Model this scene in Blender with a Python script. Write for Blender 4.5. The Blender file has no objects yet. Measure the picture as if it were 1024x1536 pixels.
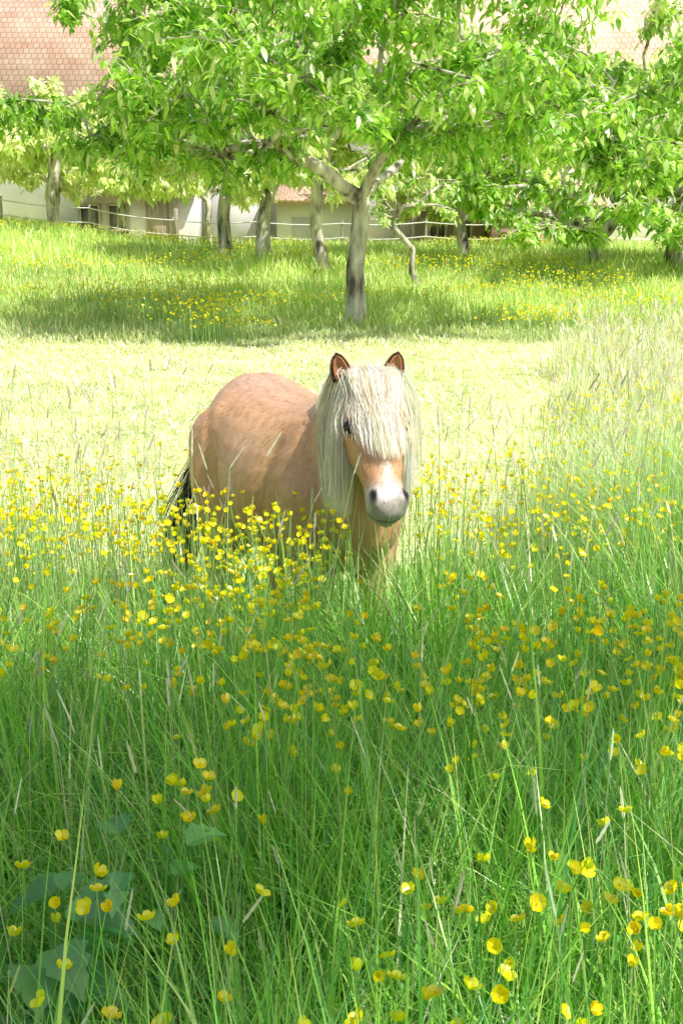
import bpy, math, random, bmesh
import numpy as np
from mathutils import Vector
rng=np.random.default_rng(7); random.seed(7)
scene=bpy.context.scene
def sm(t): t=np.clip(t,0,1); return t*t*(3-2*t)
def gz(x,y):
    x=np.asarray(x,float); y=np.asarray(y,float)
    return 0.9*sm((y-18)/14)+0.75*sm((-x-3)/8)*sm((y-21)/14)+0.025*np.sin(x*1.3+1)*np.sin(y*.9)*sm((y-3)/3)
# ---------- mesh helpers
def mesh_obj(name,V,F,mat,col=None,smooth=True,parent=None):
    V=np.asarray(V,np.float32).reshape(-1,3); F=np.asarray(F,np.int32)
    me=bpy.data.meshes.new(name); k=F.shape[1]
    me.vertices.add(len(V)); me.vertices.foreach_set('co',V.ravel())
    me.loops.add(F.size); me.loops.foreach_set('vertex_index',F.ravel())
    me.polygons.add(len(F)); me.polygons.foreach_set('loop_start',np.arange(0,F.size,k,dtype=np.int32))
    try: me.polygons.foreach_set('loop_total',np.full(len(F),k,np.int32))
    except Exception: pass
    me.update(calc_edges=True)
    if smooth: me.polygons.foreach_set('use_smooth',np.ones(len(F),bool))
    if col is not None:
        a=me.color_attributes.new('Col','FLOAT_COLOR','POINT')
        c=np.ones((len(V),4),np.float32); c[:,:3]=np.clip(col,0,.97); a.data.foreach_set('color',c.ravel())
    me.materials.append(mat)
    ob=bpy.data.objects.new(name,me); scene.collection.objects.link(ob)
    if parent: ob.parent=parent
    return ob
def empty(name,loc=(0,0,0)):
    e=bpy.data.objects.new(name,None); e.empty_display_size=.2; scene.collection.objects.link(e); return e
def ribbon(P,S,W,C):
    N,K,_=P.shape
    if S.ndim==2: S=np.repeat(S[:,None,:],K,1)
    if C.ndim==2: C=np.repeat(C[:,None,:],K,1)
    a=P-S*W[...,None]*.5; b=P+S*W[...,None]*.5
    V=np.stack([a,b],2).reshape(-1,3); CC=np.stack([C,C],2).reshape(-1,3)
    base=(np.arange(N)*K*2)[:,None]+(np.arange(K-1)*2)[None,:]
    F=np.stack([base,base+1,base+3,base+2],-1).reshape(-1,4)
    return V,F,CC
class Acc:
    def __init__(s): s.V=[];s.F=[];s.C=[];s.n=0
    def add(s,V,F,C):
        s.V.append(V);s.F.append(F+s.n);s.C.append(C);s.n+=len(V)
    def make(s,name,mat,parent=None,smooth=True):
        return mesh_obj(name,np.concatenate(s.V),np.concatenate(s.F),mat,np.concatenate(s.C),smooth,parent)
# ---------- materials
def newmat(name):
    m=bpy.data.materials.new(name); m.use_nodes=True; nt=m.node_tree; nt.nodes.clear()
    o=nt.nodes.new('ShaderNodeOutputMaterial'); return m,nt,o
def leafmat(name,trans=.4,gloss=.08,rough=.4,val=1.15):
    m,nt,o=newmat(name)
    a=nt.nodes.new('ShaderNodeAttribute'); a.attribute_name='Col'
    d=nt.nodes.new('ShaderNodeBsdfDiffuse'); t=nt.nodes.new('ShaderNodeBsdfTranslucent'); g=nt.nodes.new('ShaderNodeBsdfGlossy')
    g.inputs['Roughness'].default_value=rough; g.inputs['Color'].default_value=(.9,.92,.85,1)
    h=nt.nodes.new('ShaderNodeHueSaturation'); h.inputs['Saturation'].default_value=1.1; h.inputs['Value'].default_value=val
    nt.links.new(a.outputs['Color'],d.inputs['Color']); nt.links.new(a.outputs['Color'],h.inputs['Color']); nt.links.new(h.outputs[0],t.inputs['Color'])
    m1=nt.nodes.new('ShaderNodeMixShader'); m1.inputs[0].default_value=trans
    m2=nt.nodes.new('ShaderNodeMixShader'); m2.inputs[0].default_value=gloss
    nt.links.new(d.outputs[0],m1.inputs[1]); nt.links.new(t.outputs[0],m1.inputs[2])
    nt.links.new(m1.outputs[0],m2.inputs[1]); nt.links.new(g.outputs[0],m2.inputs[2]); nt.links.new(m2.outputs[0],o.inputs[0])
    return m
def noisemat(name,c1,c2,scale=5,rough=.8,bump=.3,stretch=(1,1,1),c3=None,attr=False,detail=6,sheen=0,spec=.3):
    m,nt,o=newmat(name)
    tc=nt.nodes.new('ShaderNodeTexCoord'); mp=nt.nodes.new('ShaderNodeMapping'); mp.inputs['Scale'].default_value=stretch
    n=nt.nodes.new('ShaderNodeTexNoise'); n.inputs['Scale'].default_value=scale; n.inputs['Detail'].default_value=detail
    nt.links.new(tc.outputs['Object'],mp.inputs[0]); nt.links.new(mp.outputs[0],n.inputs['Vector'])
    r=nt.nodes.new('ShaderNodeValToRGB'); r.color_ramp.elements[0].position=.35; r.color_ramp.elements[1].position=.65
    r.color_ramp.elements[0].color=(*c1,1); r.color_ramp.elements[1].color=(*c2,1)
    if c3: e=r.color_ramp.elements.new(.5); e.color=(*c3,1)
    nt.links.new(n.outputs[0],r.inputs[0])
    p=nt.nodes.new('ShaderNodeBsdfPrincipled'); p.inputs['Roughness'].default_value=rough
    p.inputs['Specular IOR Level'].default_value=spec
    if sheen: p.inputs['Sheen Weight'].default_value=sheen
    if attr:
        a=nt.nodes.new('ShaderNodeAttribute'); a.attribute_name='Col'
        mx=nt.nodes.new('ShaderNodeMix'); mx.data_type='RGBA'; mx.blend_type='MULTIPLY'; mx.inputs[0].default_value=1
        nt.links.new(a.outputs['Color'],mx.inputs[6]); nt.links.new(r.outputs[0],mx.inputs[7]); nt.links.new(mx.outputs[2],p.inputs['Base Color'])
    else: nt.links.new(r.outputs[0],p.inputs['Base Color'])
    b=nt.nodes.new('ShaderNodeBump'); b.inputs['Strength'].default_value=bump; b.inputs['Distance'].default_value=.02
    nt.links.new(n.outputs[0],b.inputs['Height']); nt.links.new(b.outputs[0],p.inputs['Normal']); nt.links.new(p.outputs[0],o.inputs[0])
    return m
M_grass=leafmat('grass_blade',.4,.05,.35,1.2)
M_leaf=leafmat('tree_leaf',.5,.08,.4,1.25)
M_petal=leafmat('buttercup_petal',.3,.08,.25)
M_bark=noisemat('bark',(.12,.10,.085),(.78,.74,.67),6,.9,.8,(1,1,.35),(.50,.46,.40))
M_plaster=noisemat('white_plaster',(.82,.82,.81),(.92,.92,.91),1.2,.9,.15)
M_greyplaster=noisemat('grey_plaster',(.6,.61,.62),(.72,.72,.72),1.0,.9,.15)
M_dark=noisemat('dark_glass',(.10,.105,.11),(.24,.25,.26),2,.2,.0)
M_wood=noisemat('weathered_wood',(.32,.27,.22),(.52,.46,.38),4,.8,.4,(6,6,.6))
M_tape=noisemat('fence_tape',(.75,.75,.74),(.85,.85,.85),8,.5,.1)
M_ground=noisemat('meadow_ground',(.32,.40,.12),(.68,.70,.36),1.5,1,.5,(1,1,1),(.5,.56,.22),detail=10)
def brickmat(name,c1,c2,mort,scale,bw,rh,ms):
    m,nt,o=newmat(name)
    tc=nt.nodes.new('ShaderNodeUVMap'); b=nt.nodes.new('ShaderNodeTexBrick')
    b.inputs['Color1'].default_value=(*c1,1); b.inputs['Color2'].default_value=(*c2,1); b.inputs['Mortar'].default_value=(*mort,1)
    b.inputs['Scale'].default_value=scale; b.inputs['Brick Width'].default_value=bw; b.inputs['Row Height'].default_value=rh; b.inputs['Mortar Size'].default_value=ms
    n=nt.nodes.new('ShaderNodeTexNoise'); n.inputs['Scale'].default_value=.9; n.inputs['Detail'].default_value=9; n.inputs['Roughness'].default_value=.65
    mx=nt.nodes.new('ShaderNodeMix'); mx.data_type='RGBA'; mx.blend_type='OVERLAY'; mx.inputs[0].default_value=.7
    nt.links.new(tc.outputs[0],b.inputs['Vector']); nt.links.new(tc.outputs[0],n.inputs['Vector'])
    nt.links.new(b.outputs['Color'],mx.inputs[6]); nt.links.new(n.outputs[0],mx.inputs[7])
    p=nt.nodes.new('ShaderNodeBsdfPrincipled'); p.inputs['Roughness'].default_value=.85
    nt.links.new(mx.outputs[2],p.inputs['Base Color'])
    bp=nt.nodes.new('ShaderNodeBump'); bp.inputs['Strength'].default_value=.6; bp.inputs['Distance'].default_value=.03; bp.invert=True
    nt.links.new(b.outputs['Fac'],bp.inputs['Height']); nt.links.new(bp.outputs[0],p.inputs['Normal'])
    nt.links.new(p.outputs[0],o.inputs[0]); return m
M_tile=brickmat('roof_tile',(.82,.58,.44),(.72,.46,.33),(.48,.33,.25),1,.22,.30,.02)
M_brick=brickmat('brick',(.6,.36,.26),(.5,.28,.2),(.55,.5,.45),1,.24,.08,.012)

# ---------- ground
xs=np.concatenate([-np.geomspace(300,16,14),np.linspace(-15,15,61),np.geomspace(16,300,14)])
ys=np.concatenate([-np.geomspace(200,6,10),np.linspace(-5,50,111),np.geomspace(52,500,14)])
X,Y=np.meshgrid(xs,ys); V=np.stack([X,Y,gz(X,Y)],-1).reshape(-1,3)
nx=len(xs); i=(np.arange(len(ys)-1)*nx)[:,None]+np.arange(nx-1)[None,:]
F=np.stack([i,i+1,i+1+nx,i+nx],-1).reshape(-1,4)
mesh_obj('ground',V,F,M_ground)

# ---------- pony frame
PS=.955
PC=np.array([-.128,3.64]); ang=math.radians(-90+30.5); fw=np.array([math.cos(ang),math.sin(ang)]); lf=np.array([-fw[1],fw[0]])
def L(p):
    p=np.atleast_2d(np.asarray(p,float)); w=np.empty_like(p)
    w[:,:2]=PC+PS*p[:,:1]*fw+PS*p[:,1:2]*lf; w[:,2]=p[:,2]; return w
def to_local(x,y):
    d=np.stack([x-PC[0],y-PC[1]],-1)/PS; return d@fw,d@lf

# ---------- grass
def blades(x,y,length,width,lean,col,K=5,base_lean=.12):
    N=len(x); az=rng.uniform(0,2*np.pi,N)
    th0=np.abs(rng.normal(0,base_lean,N)); kap=lean
    t=np.linspace(0,1,K); seg=length/(K-1)
    P=np.zeros((N,K,3)); P[:,0]=np.stack([x,y,gz(x,y)-.01],-1)
    dirh=np.stack([np.cos(az),np.sin(az)],-1)
    for k in range(1,K):
        th=th0+kap*(t[k]**1.6)
        P[:,k,:2]=P[:,k-1,:2]+dirh*(np.sin(th)*seg)[:,None]
        P[:,k,2]=P[:,k-1,2]+np.cos(th)*seg
    fa=az+np.pi/2+rng.normal(0,.5,N)
    S=np.stack([np.cos(fa),np.sin(fa),np.zeros(N)],-1)
    W=width[:,None]*np.clip(np.minimum(.55+t*1.2,(1-t)*1.6+.04),0,1)[None,:]
    C=col[:,None,:]*(0.85+.3*t)[None,:,None]
    return P,S,W,C
def palette(N,cols,w,jit=.15):
    cols=np.array(cols); idx=rng.choice(len(cols),N,p=np.array(w)/sum(w))
    return cols[idx]*(1+rng.normal(0,jit,N))[:,None]*(1+rng.normal(0,.05,(N,3)))
near_pal=[(.26,.57,.08),(.38,.68,.11),(.16,.42,.07),(.56,.76,.20),(.19,.50,.17),(.72,.72,.42)]; near_w=[4,3.6,3,1.8,1.2,.7]
pale_pal=[(.88,.90,.50),(.78,.86,.38),(.95,.94,.70),(.58,.76,.26),(.96,.95,.82)]; pale_w=[4,2.2,4,.9,2.8]
far_pal=[(.54,.74,.20),(.68,.80,.26),(.40,.62,.15),(.84,.86,.42)]; far_w=[3,3,2,2]
def noise2(x,y,s,ph):
    return (np.sin(x*s+ph)+np.sin(y*s*1.3+ph*2.1)+np.sin((x+y)*s*.7+ph*.7)+np.sin((x*.6-y)*s*1.7+ph*3))/4
def tallness(x,y):
    edge=3.85+.25*np.sin(x*3+1)+ 9.5*sm((x-.42-.035*y+.35*noise2(x,y,1.3,2.2))/1.8)+.8*noise2(x,y,2.1,.3)
    return sm((edge-y)/1.4)
def under_pony(x,y):
    a,b=to_local(x,y); return (np.abs(a)<.60)&(np.abs(b)<.27)
G=Acc()
def wedge(N,y0,y1,pad,slope=.34,p=1.0):
    yy=rng.uniform(y0,y1,N*4); w=(slope*yy+pad)*yy**(-p); w/=w.max(); keep=rng.uniform(0,1,len(yy))<w
    yy=yy[keep][:N]; xx=rng.uniform(-1,1,len(yy))*(slope*yy+pad); return xx,yy
x,y=wedge(60000,.55,5.4,.3,.35,.8)
tc_=rng.integers(0,1400,len(x)); tx,ty=wedge(1400,.55,5.4,.3,.35,.8); tx=np.resize(tx,1400); ty=np.resize(ty,1400)
pull=rng.uniform(0,1,len(x))<.62; x=np.where(pull,tx[tc_]+rng.normal(0,.028,len(x)),x); y=np.where(pull,ty[tc_]+rng.normal(0,.028,len(x)),y)
tl=tallness(x,y); k=tl>.15; x,y,tl,tc_,pull=x[k],y[k],tl[k],tc_[k],pull[k]
cl=noise2(x,y,5,1.3)+.6*noise2(x,y,13,.4)
th_=rng.normal(0,.08,1400)[tc_]*pull
Lh=(.51+.07*sm((x+.3)/.3)*sm((y-2.2)/.6)+.08*cl+th_+rng.normal(0,.09,len(x)))*(.4+.6*tl)
pu=under_pony(x,y); Lh=np.where(pu,np.minimum(Lh,.34),Lh)
wdn=np.exp(-(((x+.40)/.20)**2+((y-1.30)/.22)**2)); Lh*=1-.35*wdn
Lh=np.clip(Lh,.12,.80)
col=palette(len(x),near_pal,near_w)*(1+.20*rng.normal(0,1,1400)[tc_]*pull)[:,None]*(1+.18*noise2(x,y,3.1,2.))[:,None]
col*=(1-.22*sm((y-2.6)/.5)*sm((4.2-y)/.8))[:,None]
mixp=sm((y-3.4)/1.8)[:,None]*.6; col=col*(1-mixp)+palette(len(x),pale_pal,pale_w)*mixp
wd=rng.uniform(.0034,.0080,len(x))*np.where(rng.uniform(0,1,len(x))<.18,1.55,1)
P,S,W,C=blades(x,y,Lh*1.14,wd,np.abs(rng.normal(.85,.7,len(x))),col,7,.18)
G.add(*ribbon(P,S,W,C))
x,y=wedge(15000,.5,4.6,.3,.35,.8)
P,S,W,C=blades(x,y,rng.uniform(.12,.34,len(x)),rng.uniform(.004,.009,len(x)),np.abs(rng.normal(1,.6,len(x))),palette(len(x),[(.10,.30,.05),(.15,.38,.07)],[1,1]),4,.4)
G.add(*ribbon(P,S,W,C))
x,y=wedge(62000,4.2,19,.5,.35,.9); tl=tallness(x,y)
k=tl>.1; xt,yt,tt=x[k],y[k],tl[k]
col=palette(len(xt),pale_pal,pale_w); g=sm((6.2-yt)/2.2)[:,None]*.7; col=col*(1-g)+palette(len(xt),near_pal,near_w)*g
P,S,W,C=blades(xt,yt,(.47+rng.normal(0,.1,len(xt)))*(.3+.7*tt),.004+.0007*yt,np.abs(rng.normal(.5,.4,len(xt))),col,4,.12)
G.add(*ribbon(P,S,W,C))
x,y=wedge(95000,3.4,19,.5,.37,.8); tl=tallness(x,y); k=(tl<.6)&~under_pony(x,y); x,y=x[k],y[k]
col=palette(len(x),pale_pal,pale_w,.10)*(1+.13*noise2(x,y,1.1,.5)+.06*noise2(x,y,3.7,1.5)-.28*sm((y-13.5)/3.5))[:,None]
P,S,W,C=blades(x,y,rng.uniform(.05,.14,len(x))*(1+.45*noise2(x,y,2.3,1)),.006+.0009*y,np.abs(rng.normal(1.3,.5,len(x))),col,3,.5)
G.add(*ribbon(P,S,W,C))
x,y=wedge(84000,15.2,36,1.5,.36,.6)
pn=noise2(x,y,.8,2.2)+.5*noise2(x,y,2.3,.2); rmp=sm((y-15.6+.9*noise2(x,y,1.5,.8))/2.6)
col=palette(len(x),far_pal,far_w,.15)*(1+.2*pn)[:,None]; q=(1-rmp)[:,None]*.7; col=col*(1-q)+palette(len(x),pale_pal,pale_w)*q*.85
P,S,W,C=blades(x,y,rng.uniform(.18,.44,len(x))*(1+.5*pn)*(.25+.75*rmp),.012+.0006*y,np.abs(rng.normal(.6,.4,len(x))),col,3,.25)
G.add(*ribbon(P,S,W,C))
G.make('meadow_grass',M_grass)

# ---------- seed-head grasses
SH=Acc()
def seedstems(x,y,h,w=.0016,hw=.0045,hl=.045,heads=None):
    N=len(x); az=rng.uniform(0,2*np.pi,N); ln=np.abs(rng.normal(.12,.1,N))
    K=6; t=np.linspace(0,1,K)
    D=np.stack([np.cos(az),np.sin(az)],-1)
    P=np.zeros((N,K,3)); P[:,:,:2]=np.stack([x,y],-1)[:,None]+D[:,None]*(ln*h)[:,None,None]*(t**2)[None,:,None]; P[:,:,2]=gz(x,y)[:,None]+h[:,None]*t
    S=np.stack([-np.sin(az),np.cos(az),0*az],-1)
    sc=palette(N,[(.65,.72,.38),(.5,.62,.26),(.78,.74,.5)],[2,2,1])
    SH.add(*ribbon(P,S,np.full((N,K),1.)*np.asarray(w).reshape(-1,1)*(1-.3*t),sc))
    hd=palette(N,heads or [(.86,.82,.68),(.72,.64,.60),(.90,.88,.70),(.62,.66,.38)],[3,1.0,3,1.2])
    tip=P[:,-1]; d=P[:,-1]-P[:,-2]; d/=np.linalg.norm(d,axis=1)[:,None]; d[:,:2]+=D*rng.uniform(0,.5,N)[:,None]
    K=7;u=np.linspace(0,1,K); Q=tip[:,None]+d[:,None]*(np.asarray(hl)*rng.uniform(.6,1.4,N))[:,None,None]*u[None,:,None]
    wd=np.array([.3,1,.65,1,.6,.7,.1])[None,:]*(np.asarray(hw)*rng.uniform(.6,1.3,N))[:,None]
    S2=np.stack([np.cos(az),np.sin(az),0*az],-1)
    SH.add(*ribbon(Q,S,wd,hd)); SH.add(*ribbon(Q,S2,wd,hd))
x,y=wedge(520,1.0,4.4,.2,.34,.3); k=~under_pony(x,y)&~((np.abs(x-.08)<.22)&(y<3.1)&(y>1.9)); x,y=x[k],y[k]
seedstems(x,y,rng.uniform(.5,.80,len(x)))
x,y=wedge(11000,4.2,18,.5,.36,.9); k=tallness(x,y)>.3; x,y=x[k],y[k]
seedstems(x,y,rng.uniform(.45,.75,len(x)),.0018+.00035*y,.006+.0007*y,.07)
x=rng.uniform(-1.6,-.60,210); y=rng.uniform(3.1,4.3,210); seedstems(x,y,rng.uniform(.6,.98,210),.002,.007,.05)
x=rng.uniform(-.42,-.06,16); y=rng.uniform(2.75,3.0,16); seedstems(x,y,rng.uniform(.68,.90,16),.0028,.006,.055)
x=rng.uniform(.3,1.1,60); y=rng.uniform(2.8,4.0,60); seedstems(x,y,rng.uniform(.65,.92,60),.0024,.006,.055)
SH.make('seed_head_grass',M_grass)

# ---------- buttercups
BC=Acc(); BS=Acc()
def buttercups(x,y,z,r):
    N=len(x)
    if N==0: return
    az=rng.uniform(0,2*np.pi,N); ln=rng.uniform(0,.16,N)
    top=np.stack([x,y,z],-1); base=top.copy(); base[:,0]-=np.cos(az)*ln; base[:,1]-=np.sin(az)*ln; base[:,2]=gz(base[:,0],base[:,1])
    K=4; t=np.linspace(0,1,K)[None,:,None]; P=base[:,None]*(1-t)+top[:,None]*t; P[:,:,:2]-= (np.stack([np.cos(az),np.sin(az)],-1)*.03)[:,None]*(np.sin(t*np.pi))
    S=np.stack([-np.sin(az),np.cos(az),0*az],-1)
    BS.add(*ribbon(P,S,np.full((N,K),.0014)+ .0003*y[:,None],palette(N,[(.3,.52,.14),(.4,.6,.2)],[1,1])))
    nrm=np.stack([rng.normal(0,.55,N),rng.normal(-.05,.55,N),np.ones(N)],-1); nrm/=np.linalg.norm(nrm,axis=1)[:,None]
    ref=np.stack([np.cos(az),np.sin(az),0*az],-1); e1=np.cross(nrm,ref); e1/=np.linalg.norm(e1,axis=1)[:,None]; e2=np.cross(nrm,e1)
    cc=palette(N,[(.97,.86,.010),(.97,.91,.02),(.97,.80,.01)],[3,3,.6],.03)
    op=rng.uniform(.1,.85,N)
    for j in range(5):
        a=j*2*np.pi/5+.0; d=e1*np.cos(a)+e2*np.sin(a); s=-e1*np.sin(a)+e2*np.cos(a)
        u=np.array([0,.5,.9,1.0]); hgt=np.array([0,.15,.7,1.05]); jr=rng.uniform(.85,1.12,N)
        Q=top[:,None]+d[:,None]*((r*jr)[:,None]*u*(.5+.5*op[:,None]))[...,None]+nrm[:,None]*(r[:,None]*hgt*(1.25-op[:,None]))[...,None]
        BC.add(*ribbon(Q,s,r[:,None]*np.array([.25,.95,1.05,.45])[None]*(.6+.4*op[:,None]),cc*rng.uniform(.92,1.04,(N,1))))
    u=np.array([0,.5,1.]); Q=top[:,None]+nrm[:,None]*(r[:,None]*u*.4)[...,None]
    BC.add(*ribbon(Q,e1,r[:,None]*np.array([.35,.45,.15])[None],cc*np.array([.85,.8,.6])))
def flowers(N,y0,y1,z0,z1,xf=None,p=1.0,r=(.010,.0135),ph=.9,th=0.):
    x,y=wedge(N,y0,y1,.12,.32,p)
    w=noise2(x,y,4.2,ph)+.5*noise2(x,y,11,.2); k=w>rng.normal(th,.25,len(x)); x,y=x[k],y[k]
    if xf is not None: k=xf(x,y); x,y=x[k],y[k]
    k=~under_pony(x,y); x,y=x[k],y[k]
    z=gz(x,y)+rng.uniform(z0,z1,len(x)); buttercups(x,y,z,rng.uniform(*r,len(x)))
clr=lambda x,y: ~((np.abs(x-.10)<.15)&(y>2.15)&(y<3.2))
flowers(240,1.05,1.9,.54,.66,clr,th=.05,r=(.0105,.014))
flowers(850,1.8,2.7,.54,.68,clr,th=-.05,r=(.0105,.014))
flowers(1000,2.6,3.4,.52,.69,clr,th=-.15)
flowers(1000,3.3,4.4,.50,.68,th=-.2)
flowers(2600,4.0,7,.45,.66,lambda x,y: tallness(x,y)>.3,th=-.2)
flowers(3000,6.5,16,.45,.60,lambda x,y: tallness(x,y)>.3,r=(.011,.016))
x=rng.normal(-.13,.15,170); y=rng.normal(2.93,.13,170); k=(x<.03); x,y=x[k],y[k]; buttercups(x,y,rng.uniform(.54,.725,len(x)),rng.uniform(.009,.013,len(x)))
x=rng.uniform(-1.25,-.5,210); y=rng.uniform(3.1,4.0,210); buttercups(x,y,rng.uniform(.48,.68,210),rng.uniform(.009,.013,210))
for cx,cy,n,s in [(.42,1.28,11,.04),(.52,1.30,11,.04),(.30,1.30,6,.03),(-.26,1.58,13,.045),(-.20,1.55,6,.03),(.62,2.35,34,.12),(.75,2.3,26,.12),(-.08,2.2,16,.1),(.48,1.65,6,.04),(-.02,2.45,22,.16),(-.35,2.5,12,.1),(-.33,1.28,6,.05)]:
    x=rng.normal(cx,s,n); y=rng.normal(cy,s,n); buttercups(x,y,rng.uniform(.57,.67,n),rng.uniform(.0105,.0135,n))
x,y=wedge(11000,18.5,34,1,.34,.3); k=noise2(x,y,.9,4.4)>.05; x,y=x[k],y[k]; buttercups(x,y,gz(x,y)+rng.uniform(.3,.46,len(x)),rng.uniform(.018,.030,len(x)))
x=rng.normal(-1.75,.35,300); y=rng.normal(15.8,.3,300); buttercups(x,y,rng.uniform(.2,.58,300),rng.uniform(.018,.028,300))
x=rng.normal(2.9,.4,170); y=rng.normal(16.0,.3,170); buttercups(x,y,rng.uniform(.25,.5,170),rng.uniform(.018,.028,170))
be=empty('buttercup_flowers'); BC.make('petals',M_petal,be); BS.make('stems',M_grass,be)

# ---------- broadleaf weeds lower-left
def weed(name,cx,cy,n,h0,h1,sz):
    A=Acc(); N=n; az=rng.uniform(0,2*np.pi,N); r=rng.uniform(.02,.12,N); h=rng.uniform(h0,h1,N)
    b=np.stack([cx+r*np.cos(az),cy+r*np.sin(az),h],-1); K=6; t=np.linspace(0,1,K)
    root=np.tile([cx,cy,0.],(N,1)); u=t[None,:,None]
    A.add(*ribbon(root[:,None]*(1-u)+b[:,None]*u,np.stack([-np.sin(az),np.cos(az),0*az],-1),np.full((N,K),.005),np.tile([.2,.42,.12],(N,1))))
    d=np.stack([np.cos(az),np.sin(az),rng.uniform(-.1,.4,N)],-1); s=np.stack([-np.sin(az),np.cos(az),rng.normal(0,.2,N)],-1); Ls=rng.uniform(.6,1.2,N)*sz
    K=10;t=np.linspace(0,1,K); wob=1+.18*np.sin(t*26)
    lc=palette(N,[(.24,.56,.16),(.17,.46,.14)],[1,1])
    for side in(-1,1):
        P=b[:,None]+d[:,None]*(Ls[:,None]*t)[...,None]; P[:,:,2]-=(Ls[:,None]*.45*t**2)
        wv=Ls[:,None]*(np.array([.10,.34,.42,.43,.40,.35,.28,.2,.1,.01])*wob)[None]
        S2=s*side+np.array([0,0,.35]); S2/=np.linalg.norm(S2,axis=1)[:,None]
        A.add(*ribbon(P+S2[:,None]*wv[...,None]*.5,S2,wv,lc*(1.0 if side>0 else .88)))
    A.make(name,M_leaf)
weed('broadleaf_weed',-.29,1.45,9,.50,.59,.062)
weed('broadleaf_weed',-.42,1.34,24,.42,.58,.070)

# ---------- trees
def tube(A,pts,rad,sides=7,col=(1,1,1)):
    pts=np.asarray(pts,float); rad=np.asarray(rad,float); K=len(pts)
    tg=np.gradient(pts,axis=0); tg/=np.linalg.norm(tg,axis=1)[:,None]+1e-9
    ref=np.array([0.3,1,.1]); e1=np.cross(tg,ref); e1/=np.linalg.norm(e1,axis=1)[:,None]+1e-9; e2=np.cross(tg,e1)
    a=np.linspace(0,2*np.pi,sides,endpoint=False)
    R=pts[:,None]+(e1[:,None]*np.cos(a)[None,:,None]+e2[:,None]*np.sin(a)[None,:,None])*rad[:,None,None]
    V=R.reshape(-1,3); i=(np.arange(K-1)*sides)[:,None]; j=np.arange(sides)[None]; j2=(j+1)%sides
    F=np.stack([i+j,i+j2,i+sides+j2,i+sides+j],-1).reshape(-1,4)
    A.add(V,F,np.tile(col,(len(V),1)))
def leaves(A,pos,size,cols,w,droop=.5,wr=.42):
    N=len(pos); az=rng.uniform(0,2*np.pi,N); el=rng.normal(-droop,.45,N)
    d=np.stack([np.cos(az)*np.cos(el),np.sin(az)*np.cos(el),np.sin(el)],-1)
    s=np.stack([-np.sin(az),np.cos(az),rng.normal(0,.45,N)],-1); s/=np.linalg.norm(s,axis=1)[:,None]
    Ls=size*rng.uniform(.65,1.3,N); t=np.array([0,.3,.65,1.])
    P=pos[:,None]+d[:,None]*(Ls[:,None]*t)[...,None]; P[:,:,2]-=Ls[:,None]*.25*t**2
    W=Ls[:,None]*wr*np.array([.15,1,.85,.05])[None]
    A.add(*ribbon(P,s,W,palette(N,cols,w,.16)))
leafc=[(.32,.55,.07),(.46,.70,.12),(.19,.41,.05),(.76,.88,.42)]
palec=[(.76,.85,.38),(.66,.80,.30),(.87,.91,.56)]
def tree(name,base,fork,r0,clumps,csize,nleaf,lsize,cols=leafc,w=None,twigs=7,bend=(0,0)):
    e=empty(name); B=Acc(); A=Acc(); base=np.array([base[0],base[1],float(gz(base[0],base[1]))-.05]); fork=np.array(fork,float)
    nodes=[base*(1-t)+fork*t+np.array([bend[0],bend[1],0])*math.sin(math.pi*t)+np.array([.025*math.sin(t*9),.02*math.cos(t*7),0])*(t>0) for t in np.linspace(0,1,7)]; par=[-1,0,1,2,3,4,5]
    cl=sorted(clumps,key=lambda c:np.linalg.norm(np.array(c)-fork)); leaf_nodes=[]
    for c in cl:
        c=np.array(c,float); N_=np.array(nodes[6:])
        dn=np.linalg.norm(N_-c,axis=1)+.35*np.linalg.norm(N_-fork,axis=1)
        j=int(np.argmin(dn))+6; p=nodes[j]; dd=np.linalg.norm(c-p); n=max(2,int(dd/.45)+1)
        off=rng.normal(0,.10*dd,3); off[2]=abs(off[2])*.6
        pr=j
        for t in np.linspace(0,1,n+1)[1:]:
            q=p*(1-t)+c*t+off*math.sin(math.pi*t)+(rng.normal(0,.03,3) if t<1 else 0); nodes.append(q); par.append(pr); pr=len(nodes)-1
        leaf_nodes.append(pr)
    nodes=np.array(nodes); m=len(nodes); wgt=np.zeros(m)
    for l in leaf_nodes: wgt[l]+=1
    for k in range(m-1,0,-1): wgt[par[k]]+=wgt[k]
    rad=r0*np.maximum(wgt/wgt[0],.0006)**.5
    rad[0]=r0*1.35; rad[1:6]=r0*np.array([1.12,1.0,.95,.92,.92])
    kids={}
    for k in range(1,m): kids.setdefault(par[k],[]).append(k)
    starts=[(0,kids[0][0])]
    while starts:
        a,b=starts.pop(); ch=[a,b]
        while b in kids:
            ks=sorted(kids[b],key=lambda q:-wgt[q])
            for o_ in ks[1:]: starts.append((b,o_))
            b=ks[0]; ch.append(b)
        rr=rad[ch].copy(); rr[0]=min(rr[0],rr[1]*1.15) if ch[0]!=0 else rr[0]
        tube(B,nodes[ch],rr,12 if ch[0]==0 else 6)
    per=max(4,nleaf//(len(leaf_nodes)*twigs))
    for l in leaf_nodes:
        c=nodes[l]; s=csize*rng.uniform(.7,1.25)
        for _ in range(twigs):
            d=rng.normal(0,1,3); d/=np.linalg.norm(d); d[2]=d[2]*.55-.05
            tip=c+d*s*rng.uniform(.6,1.1); mid=(c+tip)/2+np.array([0,0,.08*s])
            tube(B,[c,mid,tip],[rad[l]*.7,rad[l]*.5,.004],4)
            t=rng.uniform(.15,1.05,per)[:,None]; pos=c*(1-t)+tip*t+rng.normal(0,.10*s,(per,3)); pos[:,2]-=rng.uniform(0,.1*s,per)
            leaves(A,pos,lsize,cols,w or [1]*len(cols))
    B.make('trunk_and_branches',M_bark,e); A.make('leaves',M_leaf,e); return e
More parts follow.
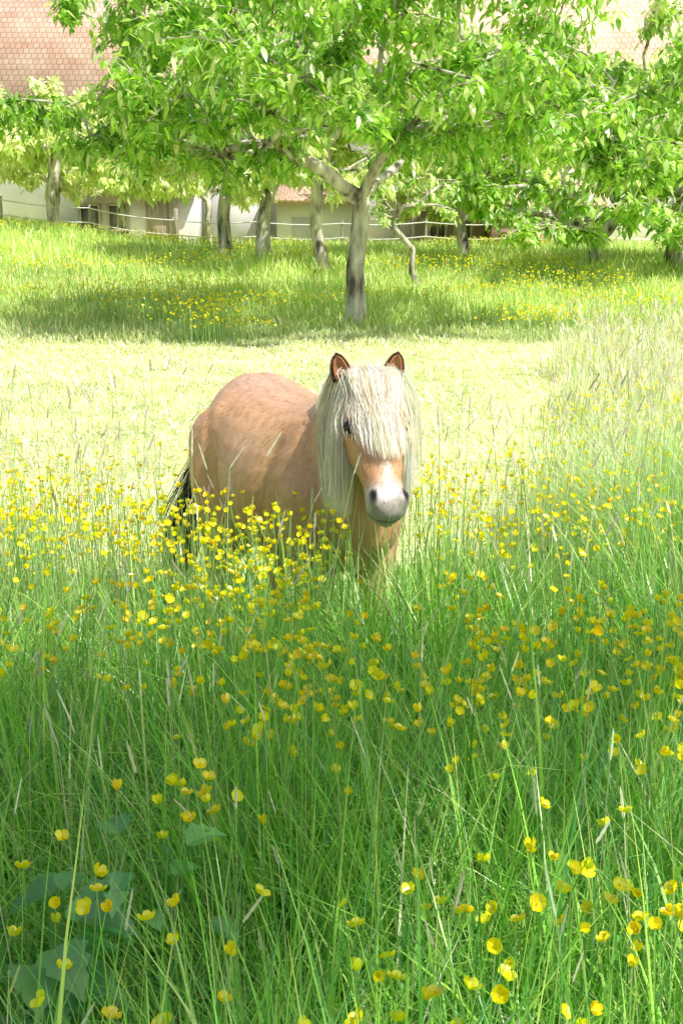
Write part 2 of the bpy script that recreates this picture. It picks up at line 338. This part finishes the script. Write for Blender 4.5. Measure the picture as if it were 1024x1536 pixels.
def dome(n,cx,cy,R,zb,zt,seed,low=.0,xs=1.0,minr=.0):
    r_=np.random.default_rng(seed); out=[]
    while len(out)<n:
        r=math.sqrt(r_.uniform(minr,1)); a=r_.uniform(0,2*math.pi); z=r_.uniform(0,1)
        top=math.sqrt(max(0,1-r**2.2)); zz=zb(r)+(zt-zb(r))*top*z
        p=(cx+R*r*math.cos(a)*xs,cy+R*r*math.sin(a),zz)
        if all((p[0]-q[0])**2+(p[1]-q[1])**2+(p[2]-q[2])**2>.30 for q in out) or r_.uniform()<.02: out.append(p)
    return out
main=dome(116,.15,17.9,4.0,lambda r:2.95-.25*r,7.4,3,minr=.02)
main=[c for c in main if not (c[0]<-3.2 and c[2]>3.7)]
main+= [(-5.2,17.3,3.15),(-4.6,17.5,3.35),(-4.0,17.6,3.2),(-3.4,17.4,2.85),(-2.6,17.2,2.7),(-1.8,17.2,2.55),(-3.9,17.4,4.6),(-1.,17,2.7),(.9,17,2.85),(1.6,17,2.85),(2.4,17,2.9),(3.1,16.9,2.75),(3.7,16.9,2.5),(4.2,16.9,2.35),(4.6,16.9,2.6),(4.4,17,3.3),(3.8,16.8,3.2),(4.8,17,3.9),(-3.1,16.6,3.3),(-2.1,16.2,3.3),(2.2,16.0,3.5),(0.8,15.6,3.3),(-.6,15.7,3.4)]
tree('cherry_tree',(.18,17.6),(.28,17.65,1.95),.15,main,.72,46000,.15,leafc,[3,3,2.0,1.6],8)
rt=dome(56,5.9,26.8,3.5,lambda r:1.6-.1*r,6.8,5)
tree('orchard_tree',(5.9,27),(5.8,27,1.25),.19,rt,.85,18000,.2,leafc,[3,3,1.5,2],7,(.1,0))
rt2=dome(36,8.6,25.5,3.0,lambda r:2.6,7.0,6)
tree('orchard_tree',(7.5,26.5),(7.7,26.4,2.3),.2,rt2,.85,11000,.2,palec+leafc,None,7)
for i,(bx,by,lx,r0,R) in enumerate([(-2.95,29.5,.1,.17,2.6),(-1.9,27.8,.25,.17,2.4),(-.42,26.3,-.15,.15,2.3),(3.1,29.2,-.2,.14,2.4),(-8.1,33,.1,.17,2.6)]):
    z=float(gz(bx,by)); c=dome(24,bx+lx,by,R,lambda r,z=z:z+2.5-.4*r,z+(6.5 if i<4 else 4.3),20+i)
    tree('orchard_tree',(bx,by),(bx+lx,by,z+2.1),r0,c,.8,7000,.22,palec if i!=3 else palec+leafc,None,6,(-.05,0))
for i,(bx,by,R,h,lo) in enumerate([(-10.8,31.5,2.6,3.9,2.2),(-6.6,35.5,2.4,4.6,1.7),(-13,36,2.6,4.4,2.6),(-4.2,37,2.0,5.2,1.8),(1.8,38,2.6,6,1.7),(6.5,37,3.0,6,1.7),(11,36,3,6,1.7),(-9.2,38,2.2,4.6,1.5),(3.9,38.5,2,5,1.2)]):
    z=float(gz(bx,by)); c=dome(26,bx,by,R,lambda r,z=z:z+lo,z+h,40+i)
    tree('garden_tree',(bx,by),(bx,by,z+lo*.8),.10,c,.75,7500,.24,palec,None,6)
tree('sapling',(1.62,23.2),(1.40,23.2,1.15),.06,[(1.0,23.3,1.9),(.7,23.2,2.3),(1.3,23,2.4),(1.7,23.3,2.2),(2.0,23.4,2.4),(1.55,23.1,2.0),(2.2,23.1,1.9),(.85,23.0,1.75)],.4,700,.12,palec+leafc,None,5,(-.08,0))
sh=dome(50,3.3,-2.75,3.1,lambda r:5.0,8.6,9)
tree('shade_tree',(5.0,-4.6),(4.8,-4.4,3.8),.22,sh,.80,12500,.16,leafc,[3,3,2,1],7)

# ---------- farmhouse
def box(name,x0,x1,y0,y1,z0,z1,mat,parent):
    V=[(x0,y0,z0),(x1,y0,z0),(x1,y1,z0),(x0,y1,z0),(x0,y0,z1),(x1,y0,z1),(x1,y1,z1),(x0,y1,z1)]
    ob=mesh_obj(name,V,[[0,3,2,1],[4,5,6,7],[0,1,5,4],[1,2,6,5],[2,3,7,6],[3,0,4,7]],mat,None,False,parent)
    uv=ob.data.uv_layers.new(name='UVMap')
    for p in ob.data.polygons:
        for li in p.loop_indices:
            v=ob.data.vertices[ob.data.loops[li].vertex_index].co
            uv.data[li].uv=(v.x,v.z) if abs(p.normal.y)>.5 else (v.y,v.z)
    return ob
def roof(name,x0,x1,ya,za,yb,zb,parent,th=.12):
    l=math.hypot(yb-ya,zb-za); n=np.array([0,-(zb-za),yb-ya])/l*th
    a=[(x0,ya,za),(x1,ya,za),(x1,yb,zb),(x0,yb,zb)]; V=a+[tuple(np.array(p)+n) for p in a]
    ob=mesh_obj(name,V,[[0,3,2,1],[4,5,6,7],[0,1,5,4],[1,2,6,5],[2,3,7,6],[3,0,4,7]],M_tile,None,False,parent)
    uv=ob.data.uv_layers.new(name='UVMap')
    for p in ob.data.polygons:
        for li in p.loop_indices:
            v=ob.data.vertices[ob.data.loops[li].vertex_index].co
            uv.data[li].uv=(v.x,math.hypot(v.y-ya,v.z-za))
    return ob
fh=empty('farmhouse')
box('wall',-22,20,44,54,.3,6.5,M_plaster,fh)
roof('roof_front',-22.6,20.6,43.2,6.2,49,12.0,fh); roof('roof_back',-22.6,20.6,54.8,6.2,49.0,12.0,fh)
def window(x,z,w,h,y,parent,fm=None):
    f=.09; fm=fm or M_greyplaster
    box('window_glass',x-w/2,x+w/2,y-.02,y+.02,z,z+h,M_dark,parent)
    for a in [(x-w/2-f,x-w/2,z-f,z+h+f),(x+w/2,x+w/2+f,z-f,z+h+f),(x-w/2,x+w/2,z+h,z+h+f),(x-w/2,x+w/2,z-f,z),(x-.03,x+.03,z,z+h)]:
        box('window_frame',a[0],a[1],y-.08,y-.025,a[2],a[3],fm,parent)
for x in (-19,-16,-3.6,3.2,6.5,10,14): window(x,4.2,1.0,1.3,44,fh)
for x in (-19,-15,9.5,13): window(x,1.7,1.0,1.3,44,fh)
box('grey_wall',-4.95,-2.75,43.6,43.98,.5,3.6,M_greyplaster,fh)
box('lean_to_wall',-9.4,-5.2,41.5,43.97,.5,2.95,M_greyplaster,fh)
roof('lean_to_roof',-9.8,-4.95,41.0,2.85,43.95,4.7,fh)
window(-8.9,1.6,.6,.8,41.5,fh,M_wood); window(-7.9,1.6,.6,.8,41.5,fh,M_wood); box('lean_to_door',-6.9,-6.1,41.44,41.49,.8,2.7,M_wood,fh); box('post',-5.9,-5.75,41.2,41.35,.8,2.85,M_wood,fh)
box('annex_wall',-2.2,.5,39.8,43.97,.5,2.5,M_plaster,fh); roof('annex_roof',-2.5,.8,39.4,2.45,43.95,3.5,fh)
box('annex_door',-1.7,-1.0,39.74,39.79,.9,2.0,M_greyplaster,fh)
box('shed_wall',5.2,9.0,40.5,43.97,.4,1.75,M_brick,fh); box('plank_wall',2.6,5.1,41.5,43.97,.4,2.6,M_wood,fh); roof('shed_roof',2.3,9.4,40.2,2.35,43.95,3.2,fh)
window(3.4,1.3,.5,.8,41.5,fh); window(4.3,1.3,.5,.8,41.5,fh)

# ---------- fence
fe=empty('paddock_fence'); FA=Acc()
pxs=np.arange(-12,13,2.4)
def fy(x): return 33.2+.25*math.sin(x*.7)
tops=[]
for x in pxs:
    y=fy(x); z=float(gz(x,y)); tube(FA,[(x,y,z-.1),(x+.02,y,z+.95)],[.04,.035],7,(1,1,1)); tops.append((x,y,z))
FA.make('posts',M_wood,fe); FT=Acc()
for h in (.45,.85):
    P=[]
    for (a,b) in zip(tops[:-1],tops[1:]):
        for t in np.linspace(0,1,6)[:-1]:
            P.append([a[0]*(1-t)+b[0]*t,a[1]*(1-t)+b[1]*t-.045,a[2]*(1-t)+b[2]*t+h-.06*math.sin(math.pi*t)])
    tube(FT,P,[.016]*len(P),6)
FT.make('tape',M_tape,fe)

# ---------- PONY
pony=empty('pony')
VV=[];FF=[];nn=0
def addloft(rings):
    global nn
    S=len(rings[0]); K=len(rings); V=np.concatenate(rings); F=[]
    for i in range(K-1):
        for j in range(S):
            F.append([i*S+j,i*S+(j+1)%S,(i+1)*S+(j+1)%S,(i+1)*S+j])
    c0=len(V); V=np.concatenate([V,[rings[0].mean(0)],[rings[-1].mean(0)]])
    T=[]
    for j in range(S): T.append([c0,(j+1)%S,j]); T.append([c0+1,(K-1)*S+j,(K-1)*S+(j+1)%S])
    VV.append(V); FF.extend([[a+nn for a in f] for f in F+T]); nn+=len(V)
def interp(tab,n):
    tab=np.array(tab,float); s=np.linspace(0,len(tab)-1,n); out=[]
    for v in s:
        i=min(int(v),len(tab)-2); t=v-i; p0=tab[max(i-1,0)];p1=tab[i];p2=tab[i+1];p3=tab[min(i+2,len(tab)-1)]
        out.append(.5*((2*p1)+(-p0+p2)*t+(2*p0-5*p1+4*p2-p3)*t*t+(-p0+3*p1-3*p2+p3)*t**3))
    return np.array(out)
aa=np.linspace(0,2*np.pi,28,endpoint=False)
tors=interp([(-.535,.75,.03,.03),(-.51,.74,.13,.11),(-.44,.725,.225,.18),(-.32,.715,.275,.235),(-.14,.685,.275,.262),(.05,.67,.272,.262),(.2,.68,.275,.225),(.32,.69,.26,.185),(.42,.68,.21,.15),(.49,.67,.12,.09),(.51,.67,.03,.03)],40)
addloft([L(np.stack([np.full(28,x)+0*aa,hw*np.cos(aa),z+hh*np.sin(aa)],-1)) for x,z,hh,hw in tors])
def chain(pts,n=14,S=18,lat=1.0):
    T=interp(pts,n); C=T[:,:3]; r=np.maximum(T[:,3],.005); tg=np.gradient(C,axis=0); tg/=np.linalg.norm(tg,axis=1)[:,None]
    up=np.array([0,0,1.]) if abs(tg[:,2]).mean()<.7 else np.array([fw[0],fw[1],0.])
    e1=np.cross(tg,up); e1/=np.linalg.norm(e1,axis=1)[:,None]; e2=np.cross(e1,tg); b=np.linspace(0,2*np.pi,S,endpoint=False)
    rr=[C[i]+(e1[i]*np.cos(b)[:,None]*lat+e2[i]*np.sin(b)[:,None])*r[i] for i in range(n)]
    pre=[C[0]-tg[0]*r[0]*k_+(e1[0]*np.cos(b)[:,None]*lat+e2[0]*np.sin(b)[:,None])*r[0]*math.sqrt(max(1-k_*k_,.01)) for k_ in (.9,.6,.3)]
    post=[C[-1]+tg[-1]*r[-1]*k_+(e1[-1]*np.cos(b)[:,None]*lat+e2[-1]*np.sin(b)[:,None])*r[-1]*math.sqrt(max(1-k_*k_,.01)) for k_ in (.3,.6,.9)]
    addloft(pre+rr+post)
def leg(pts):
    w=L(np.array(pts)[:,:3]); chain(np.column_stack([w,np.array(pts)[:,3]]),20)
for s in(-1,1):
    leg([(-.33,.10*s,.74,.160),(-.29,.13*s,.60,.145),(-.28,.14*s,.47,.11),(-.40,.13*s,.34,.062),(-.435,.125*s,.28,.052),(-.42,.12*s,.16,.037),(-.405,.12*s,.085,.040),(-.38,.12*s,.045,.045),(-.37,.12*s,.02,.054)])
    dx=.0 if s<0 else .05
    leg([(.28,.08*s,.68,.14),(.27,.10*s,.54,.105),(.25+dx,.10*s,.42,.070),(.26+dx,.10*s,.29,.050),(.26+dx,.10*s,.25,.048),(.265+dx,.10*s,.15,.034),(.27+dx,.10*s,.085,.038),(.29+dx,.10*s,.045,.045),(.30+dx,.10*s,.02,.053)])
# head frame
poll=np.array([.078,3.02,1.058]); hf=np.array([.050,-.250,-.295]); hf/=np.linalg.norm(hf)
side=np.cross(hf,np.array([0,0,1.])); side/=np.linalg.norm(side)
if side[0]<0: side=-side
hu=np.cross(side,hf)
if hu[2]<0: hu=-hu
KS=.84
def H(t,s,u): return poll+(hf*t+side*s+hu*u)*KS
nb=L([.20,0,.75])[0]; nm=L([.36,-.02,.84])[0]
chain([(*nb,.19),(*nm,.165),(*( (nm*.45+(poll-hu*.09)*.55)),.130),(*(poll-hu*.085+hf*.02),.095)],16,20,.76)
crest_pts=np.array([L([.14,0,.96])[0],L([.26,0,1.00])[0],L([.35,0,1.02])[0],poll*.55+L([.35,0,1.05])[0]*.45,poll+hu*.02])
hd=interp([(-.05,.005,.03,.03),(-.02,.02,.07,.06),(.05,.028,.092,.080),(.13,.03,.110,.100),(.19,.022,.102,.092),(.26,.014,.082,.073),(.32,.010,.070,.061),(.37,.012,.066,.061),(.415,.010,.061,.064),(.445,-.004,.046,.053),(.462,-.02,.016,.02)],34)
addloft([np.array([H(t,hw*math.copysign(abs(math.cos(a))**.85,math.cos(a)),top-h_+h_*math.sin(a)) for a in aa]) for t,top,h_,hw in hd])
def blob(c,r,sx=1,sz=1):
    ring=[]; r=r*KS
    for v in np.linspace(-.97,.97,10):
        q=math.sqrt(1-v*v); ring.append(np.array([c+hf*(r*sx*v)+side*(r*q*math.cos(a))+hu*(r*sz*q*math.sin(a)) for a in aa]))
    addloft(ring)
for s in(-1,1):
    blob(H(.13,.058*s,-.085),.05,1.5,1.2); blob(H(.125,.074*s,.0),.024,1.5,.8); blob(H(.405,.042*s,-.010),.025,1.4,1.1); blob(H(.27,.050*s,-.03),.02,2.5,.8)
blob(H(.435,0,-.082),.032,1,.8)
V=np.concatenate(VV)
me=bpy.data.meshes.new('body'); me.from_pydata(V.tolist(),[],FF); me.update()
bm=bmesh.new(); bm.from_mesh(me); bmesh.ops.recalc_face_normals(bm,faces=bm.faces); bm.to_mesh(me); bm.free()
body=bpy.data.objects.new('body',me); scene.collection.objects.link(body)
md=body.modifiers.new('r','REMESH'); md.mode='VOXEL'; md.voxel_size=.0068; md.use_smooth_shade=True
ms=body.modifiers.new('s','SMOOTH'); ms.iterations=9; ms.factor=.6
dg=bpy.context.evaluated_depsgraph_get(); me2=bpy.data.meshes.new_from_object(body.evaluated_get(dg)); body.modifiers.clear(); body.data=me2
n=len(me2.vertices); co=np.empty(n*3,np.float32); me2.vertices.foreach_get('co',co); co=co.reshape(-1,3).astype(float)
no=np.empty(n*3,np.float32); me2.vertices.foreach_get('normal',no); no=no.reshape(-1,3).astype(float)
la,lb=to_local(co[:,0],co[:,1]); z=co[:,2]
rel=(co-poll)/KS; ht=rel@hf; hs=rel@side; hh_=rel@hu
grv=np.exp(-((la-.15-.25*(z-.7))/.030)**2)*sm((z-.5)/.1)*sm((.9-z)/.1)*(np.abs(lb)>.12)*.018
flk=np.exp(-(((la+.20)/.06)**2+((z-.66)/.13)**2))*(np.abs(lb)>.12)*.022
rib=np.sin(la*95)*.0010*sm((la+.15)/.05)*sm((.15-la)/.05)*(np.abs(lb)>.15)
hipb=np.exp(-(((la+.27)/.04)**2+((z-.87)/.05)**2))*.012
spine=np.exp(-(lb/.018)**2)*(z>.85)*(la<.1)*.006
thg=np.exp(-((la+.36+.3*(z-.6))/.02)**2)*sm((z-.45)/.1)*sm((.8-z)/.1)*(np.abs(lb)>.1)*.008
co+=no*(hipb+rib-grv-flk-spine-thg)[:,None]
tan=np.array([.70,.42,.23]); col=np.tile(tan,(n,1))
def mixc(col,c,w): w=np.clip(w,0,1)[:,None]; return col*(1-w)+np.array(c)*w
nz=noise2(la*1,z+lb,6,.6); col*= (1+.06*nz)[:,None]
col=mixc(col,(.62,.42,.33),sm((z-.88)/.10)*.7)
col=mixc(col,(.46,.24,.12),np.exp(-((la-.17-.25*(z-.7))/.05)**2)*.35*(z<.9))
col=mixc(col,(.84,.62,.43),sm((.56-z)/.15)*.5*(la<.5))
col=mixc(col,(.76,.53,.36),sm((-.34-la)/.12)*.35)
col=mixc(col,(.84,.58,.37),np.exp(-(((la-.02)/.14)**2+((z-.78)/.1)**2))*.45)
col=mixc(col,(.46,.28,.18),np.exp(-(lb/.02)**2)*(z>.85)*.45)
ish=(sm((ht+.01)/.04))*(np.abs(hs)<.14)*(hh_>-.24)*(hh_<.1)*(co[:,1]<3.12)*(z<1.15)
col=mixc(col,(.66,.33,.15),ish*.85)
bl=np.exp(-(hs/.026)**2)*sm((ht-.10)/.05)*(hh_>-.03)*ish; col=mixc(col,(.80,.60,.49),bl*.7)
muz=sm((ht-.325)/.06)*ish; col=mixc(col,(.66,.60,.57),muz*.92)
tipm=sm((ht-.39)/.05)*ish; col=mixc(col,(.36,.33,.32),tipm*.85)
for s in(-1,1):
    q=H(.400,.050*s,-.002); d=co-q; dd=np.sqrt((d@hf/1.6)**2+(d@side/.75)**2+(d@hu/1.3)**2); col=mixc(col,(.012,.010,.010),sm((.019-dd)/.008))
    co_=np.exp(-(dd/.011)**2)*.012; co-= (hu*.6+side*.4*s)[None]*co_[:,None]
    q=H(.145,.092*s,-.015); dd=np.linalg.norm((co-q),axis=1); col=mixc(col,(.10,.05,.03),sm((.034-dd)/.014)*.85)
mo=np.exp(-((hh_+.060)/.005)**2)*sm((ht-.34)/.03)*ish; col=mixc(col,(.04,.03,.03),mo); co-=no*(mo*.006)[:,None]
col=mixc(col,(.05,.045,.04),sm((.05-z)/.01))
me2.vertices.foreach_set('co',co.astype(np.float32).ravel()); me2.update()
at=me2.color_attributes.new('Col','FLOAT_COLOR','POINT'); c4=np.ones((n,4),np.float32); c4[:,:3]=np.clip(col,0,1); at.data.foreach_set('color',c4.ravel())
M_coat=noisemat('pony_coat',(.88,.87,.86),(1,1,1),60,.38,.07,(1,1,.4),attr=True,sheen=.1,spec=.5)
me2.materials.clear(); me2.materials.append(M_coat); body.parent=pony
M_hair=leafmat('pony_hair',.3,.06,.35,1.1)
idx=rng.choice(n,60000); idx=idx[(z[idx]>.2)]; N=len(idx); nn_=no[idx]
flow=np.tile([-fw[0]*.5,-fw[1]*.5,-.8],(N,1)); hm=ish[idx]>.5; flow[hm]=hf
flow=flow+rng.normal(0,.08,(N,3)); flow-=nn_*np.sum(flow*nn_,1)[:,None]; flow/=np.linalg.norm(flow,axis=1)[:,None]+1e-6
p0=co[idx]+rng.normal(0,.002,(N,3)); ln=np.where(hm,.007,.013)*rng.uniform(.6,1.3,N)
P=np.stack([p0,p0+flow*ln[:,None]*.55+nn_*.0012,p0+flow*ln[:,None]+nn_*.0014],1)
FU=Acc(); FU.add(*ribbon(P,np.cross(flow,nn_),np.tile([.0011,.0009,.0003],(N,1)),col[idx]*rng.normal(1.0,.05,N)[:,None])); FU.make('fur',M_hair,pony)
def cr(P,K):
    N,M,_=P.shape; out=[]
    for v in np.linspace(0,M-1,K):
        i=min(int(v),M-2); t=v-i; p0=P[:,max(i-1,0)];p1=P[:,i];p2=P[:,i+1];p3=P[:,min(i+2,M-1)]
        out.append(.5*((2*p1)+(-p0+p2)*t+(2*p0-5*p1+4*p2-p3)*t*t+(-p0+3*p1-3*p2+p3)*t**3))
    return np.stack(out,1)
HA=Acc()
def strands(ctrl,w,cols,cw,K=12,clump=14,jit=.004,A=HA,pw=.55):
    N=len(ctrl); M=ctrl.shape[1]
    lead=ctrl[rng.integers(0,N,N//clump+1)]
    dist=np.linalg.norm(ctrl[:,0][:,None]-lead[None,:,0],axis=2)+.5*np.linalg.norm(ctrl[:,-1][:,None]-lead[None,:,-1],axis=2); g=np.argmin(dist,1)
    wt=(np.linspace(0,1,M)**1.3*pw)[None,:,None]
    P=ctrl*(1-wt)+lead[g]*wt
    P=P+rng.normal(0,1,ctrl.shape)*jit*np.linspace(.3,1,M)[None,:,None]
    P=cr(P,K); tg=P[:,-1]-P[:,0]; tg/=np.linalg.norm(tg,axis=1)[:,None]
    r=rng.normal(0,1,(N,3)); S=np.cross(tg,r); S/=np.linalg.norm(S,axis=1)[:,None]
    W=w*rng.uniform(.7,1.3,N)[:,None]*np.minimum(1,(1.03-np.linspace(0,1,K))*4)[None]
    gc=palette(N//clump+1,cols,cw,.05)[g]*rng.normal(1,.06,N)[:,None]
    A.add(*ribbon(P,S,W,gc))
cream=[(.94,.89,.77),(.96,.94,.86),(.89,.80,.64),(.74,.58,.41)]; cwt=[4,4,1.8,.7]
Z=np.array([0,0,1.])
def crest(k):
    k=np.asarray(k)*(len(crest_pts)-1); i=np.minimum(k.astype(int),len(crest_pts)-2); t=(k-i)[:,None]; return crest_pts[i]*(1-t)+crest_pts[i+1]*t
for sgn,N,kmin in ((-1,7000,.26),(1,4200,.5)):
    k=rng.uniform(kmin,1,N)**.85; root=crest(k)+rng.normal(0,.007,(N,3)); sd=side*sgn
    wd=((.074 if sgn<0 else .092)+.012*rng.normal(0,1,N))[:,None]; ln=(rng.uniform(.24,.38,N)*(1 if sgn<0 else .92))[:,None]
    lay=rng.uniform(.75,1.08,N)[:,None]
    fwd=np.array([0,-1,0])*rng.uniform(0,.035,N)[:,None]
    c=np.stack([root,root+sd*wd*.5*lay+Z*(.020*lay),root+sd*wd*.95*lay-Z*ln*.2+fwd*.5,root+sd*wd*1.12*lay-Z*ln*.58+fwd,root+sd*wd*1.12*lay-Z*ln+fwd],1)
    strands(c,.0021,cream,cwt,14,16)
def HH(t,s,u): return poll+(hf[None]*np.asarray(t)[:,None]+side[None]*np.asarray(s)[:,None]+hu[None]*np.asarray(u)[:,None])*KS
N=5200; s0=rng.normal(0,.026,N); fan=rng.normal(-.15,1.0,N); tl_=rng.uniform(.17,.305,N)-.030*np.abs(fan-.3)
lat=s0*.8+fan*.029; lay=rng.uniform(0,.015,N)
curve=lambda s: -5.0*s**2
c=np.stack([HH(np.full(N,-.045)+rng.normal(0,.012,N),s0,.0+lay*.5),HH(np.full(N,-.01),s0*1.1+fan*.010,.040+lay),HH(tl_*.3,s0*.6+lat*.4,.046+lay+curve(lat)*.5),HH(tl_*.65,lat,.044+lay+curve(lat)),HH(tl_,lat*1.05+.006,.032+lay+curve(lat))],1)
strands(c,.0018,cream,cwt,13,20)
for sgn,N in((-1,2600),(1,2400)):
    s0=rng.uniform(.02,.06,N)*sgn; r0=HH(rng.uniform(-.07,-.03,N),s0,rng.uniform(-.07,-.005,N)); ln=(rng.uniform(.18,.31,N)*(1.2 if sgn<0 else 1.05))[:,None]; sd=side*sgn
    o1=rng.uniform(.046,.075,N)[:,None]*(1 if sgn<0 else 1.15); bk_=np.array([0,.055,0])
    c=np.stack([r0,r0+sd*o1*.6+Z*.010+bk_*.4,r0+sd*o1*1.1-Z*ln*.28+bk_,r0+sd*o1*1.2-Z*ln*.62+bk_,r0+sd*o1*1.05-Z*ln+bk_*.8],1)
    strands(c,.0019,cream,cwt,12,16)
HA.make('mane_and_forelock',M_hair,pony)
TA=Acc(); N=2400; r0=L([-.53,0,.86])[0]+rng.normal(0,.012,(N,3)); ln=rng.uniform(.45,.66,N)[:,None]; bk=-np.array([fw[0],fw[1],0]); sp=rng.normal(0,1,(N,1)); lv=np.array([lf[0],lf[1],0])
rt_=-lv
c=np.stack([r0,r0+bk*.04-Z*.04,r0+bk*.05-Z*ln*.3+lv*sp*.015+rt_*.06,r0+bk*.05-Z*ln*.65+lv*sp*.028+rt_*.14,r0+bk*.06-Z*ln+lv*sp*.035+rt_*.22],1)
strands(c,.0026,[(.03,.025,.02),(.05,.04,.03),(.62,.55,.45)],[4,3,1.8],12,14,A=TA); TA.make('tail',M_hair,pony)
M_earo=noisemat('ear_rim',(.07,.04,.025),(.16,.09,.05),30,.7,.2); M_eari=noisemat('ear_inner',(.34,.14,.06),(.46,.23,.12),30,.8,.2)
for s in(-1,1):
    b=H(-.045,.080*s,-.038); up=(Z*.96+side*s*.24-hu*.02); up/=np.linalg.norm(up); out=side*1.0; out-=up*(out@up); out/=np.linalg.norm(out); fr=np.cross(out,up)
    if fr[1]>0: fr=-fr
    hgt=.078
    for nm,rs,mat,dp in(('ear',1.0,M_earo,0),('ear_inside',.70,M_eari,.0045)):
        R=[];K=9
        for t in np.linspace(0,1,K):
            w=.028*rs*math.sin(math.pi*min(1,(.30+.70*t)))**.62*(1 if t<1 else .05)+.0012
            ph=np.linspace(math.radians(-10),math.radians(190),13)
            R.append(np.array([b+up*(hgt*(t if rs==1 else .06+.84*t))+out*w*math.cos(p)-fr*(w*.75*math.sin(p))+fr*(.006+dp) for p in ph]))
        S=13; F=[[i*S+j,i*S+j+1,(i+1)*S+j+1,(i+1)*S+j] for i in range(K-1) for j in range(S-1)]
        e=mesh_obj(nm,np.concatenate(R),F,mat,None,True,pony); sm_=e.modifiers.new('s','SOLIDIFY'); sm_.thickness=.004
M_eye,nt,o=newmat('eye'); p=nt.nodes.new('ShaderNodeBsdfPrincipled'); p.inputs['Base Color'].default_value=(.012,.008,.006,1); p.inputs['Roughness'].default_value=.06; nt.links.new(p.outputs[0],o.inputs[0])
for s in(-1,1):
    c=H(.145,.086*s,-.014); R=[]
    for v in np.linspace(-.999,.999,14):
        q=math.sqrt(1-v*v); R.append(np.array([c+.018*(hf*v+side*q*math.cos(a)+hu*q*math.sin(a)) for a in aa]))
    S=28; F=[[i*S+j,i*S+(j+1)%S,(i+1)*S+(j+1)%S,(i+1)*S+j] for i in range(13) for j in range(S)]
    mesh_obj('eye',np.concatenate(R),F,M_eye,None,True,pony)

# ---------- light / world / camera
Sd=Vector((.55,-.42,1.02)).normalized()
sun=bpy.data.lights.new('sun','SUN'); sun.energy=5; sun.angle=math.radians(.5); sun.color=(1,.96,.88)
so=bpy.data.objects.new('sun',sun); so.rotation_mode='QUATERNION'; so.rotation_quaternion=Sd.to_track_quat('Z','Y'); scene.collection.objects.link(so)
w=bpy.data.worlds.new('World'); scene.world=w; w.use_nodes=True; nt=w.node_tree; bg=nt.nodes['Background']; sk=nt.nodes.new('ShaderNodeTexSky'); sk.sky_type='NISHITA'; sk.sun_disc=False
sk.sun_elevation=math.asin(Sd.z); sk.sun_rotation=math.atan2(Sd.x,Sd.y); sk.dust_density=4; sk.ozone_density=.3; nt.links.new(sk.outputs[0],bg.inputs[0]); bg.inputs[1].default_value=.15
cd=bpy.data.cameras.new('camera'); cam=bpy.data.objects.new('camera',cd); scene.collection.objects.link(cam); scene.camera=cam
cd.sensor_fit='VERTICAL'; cd.sensor_height=24; cd.lens=1700/1536*24; cd.clip_end=1500; cd.clip_start=.02
cam.location=(0,0,1.45); cam.rotation_euler=(math.radians(90-13.8),0,0)
scene.view_settings.view_transform='Standard'; scene.view_settings.look='None'; scene.view_settings.exposure=0
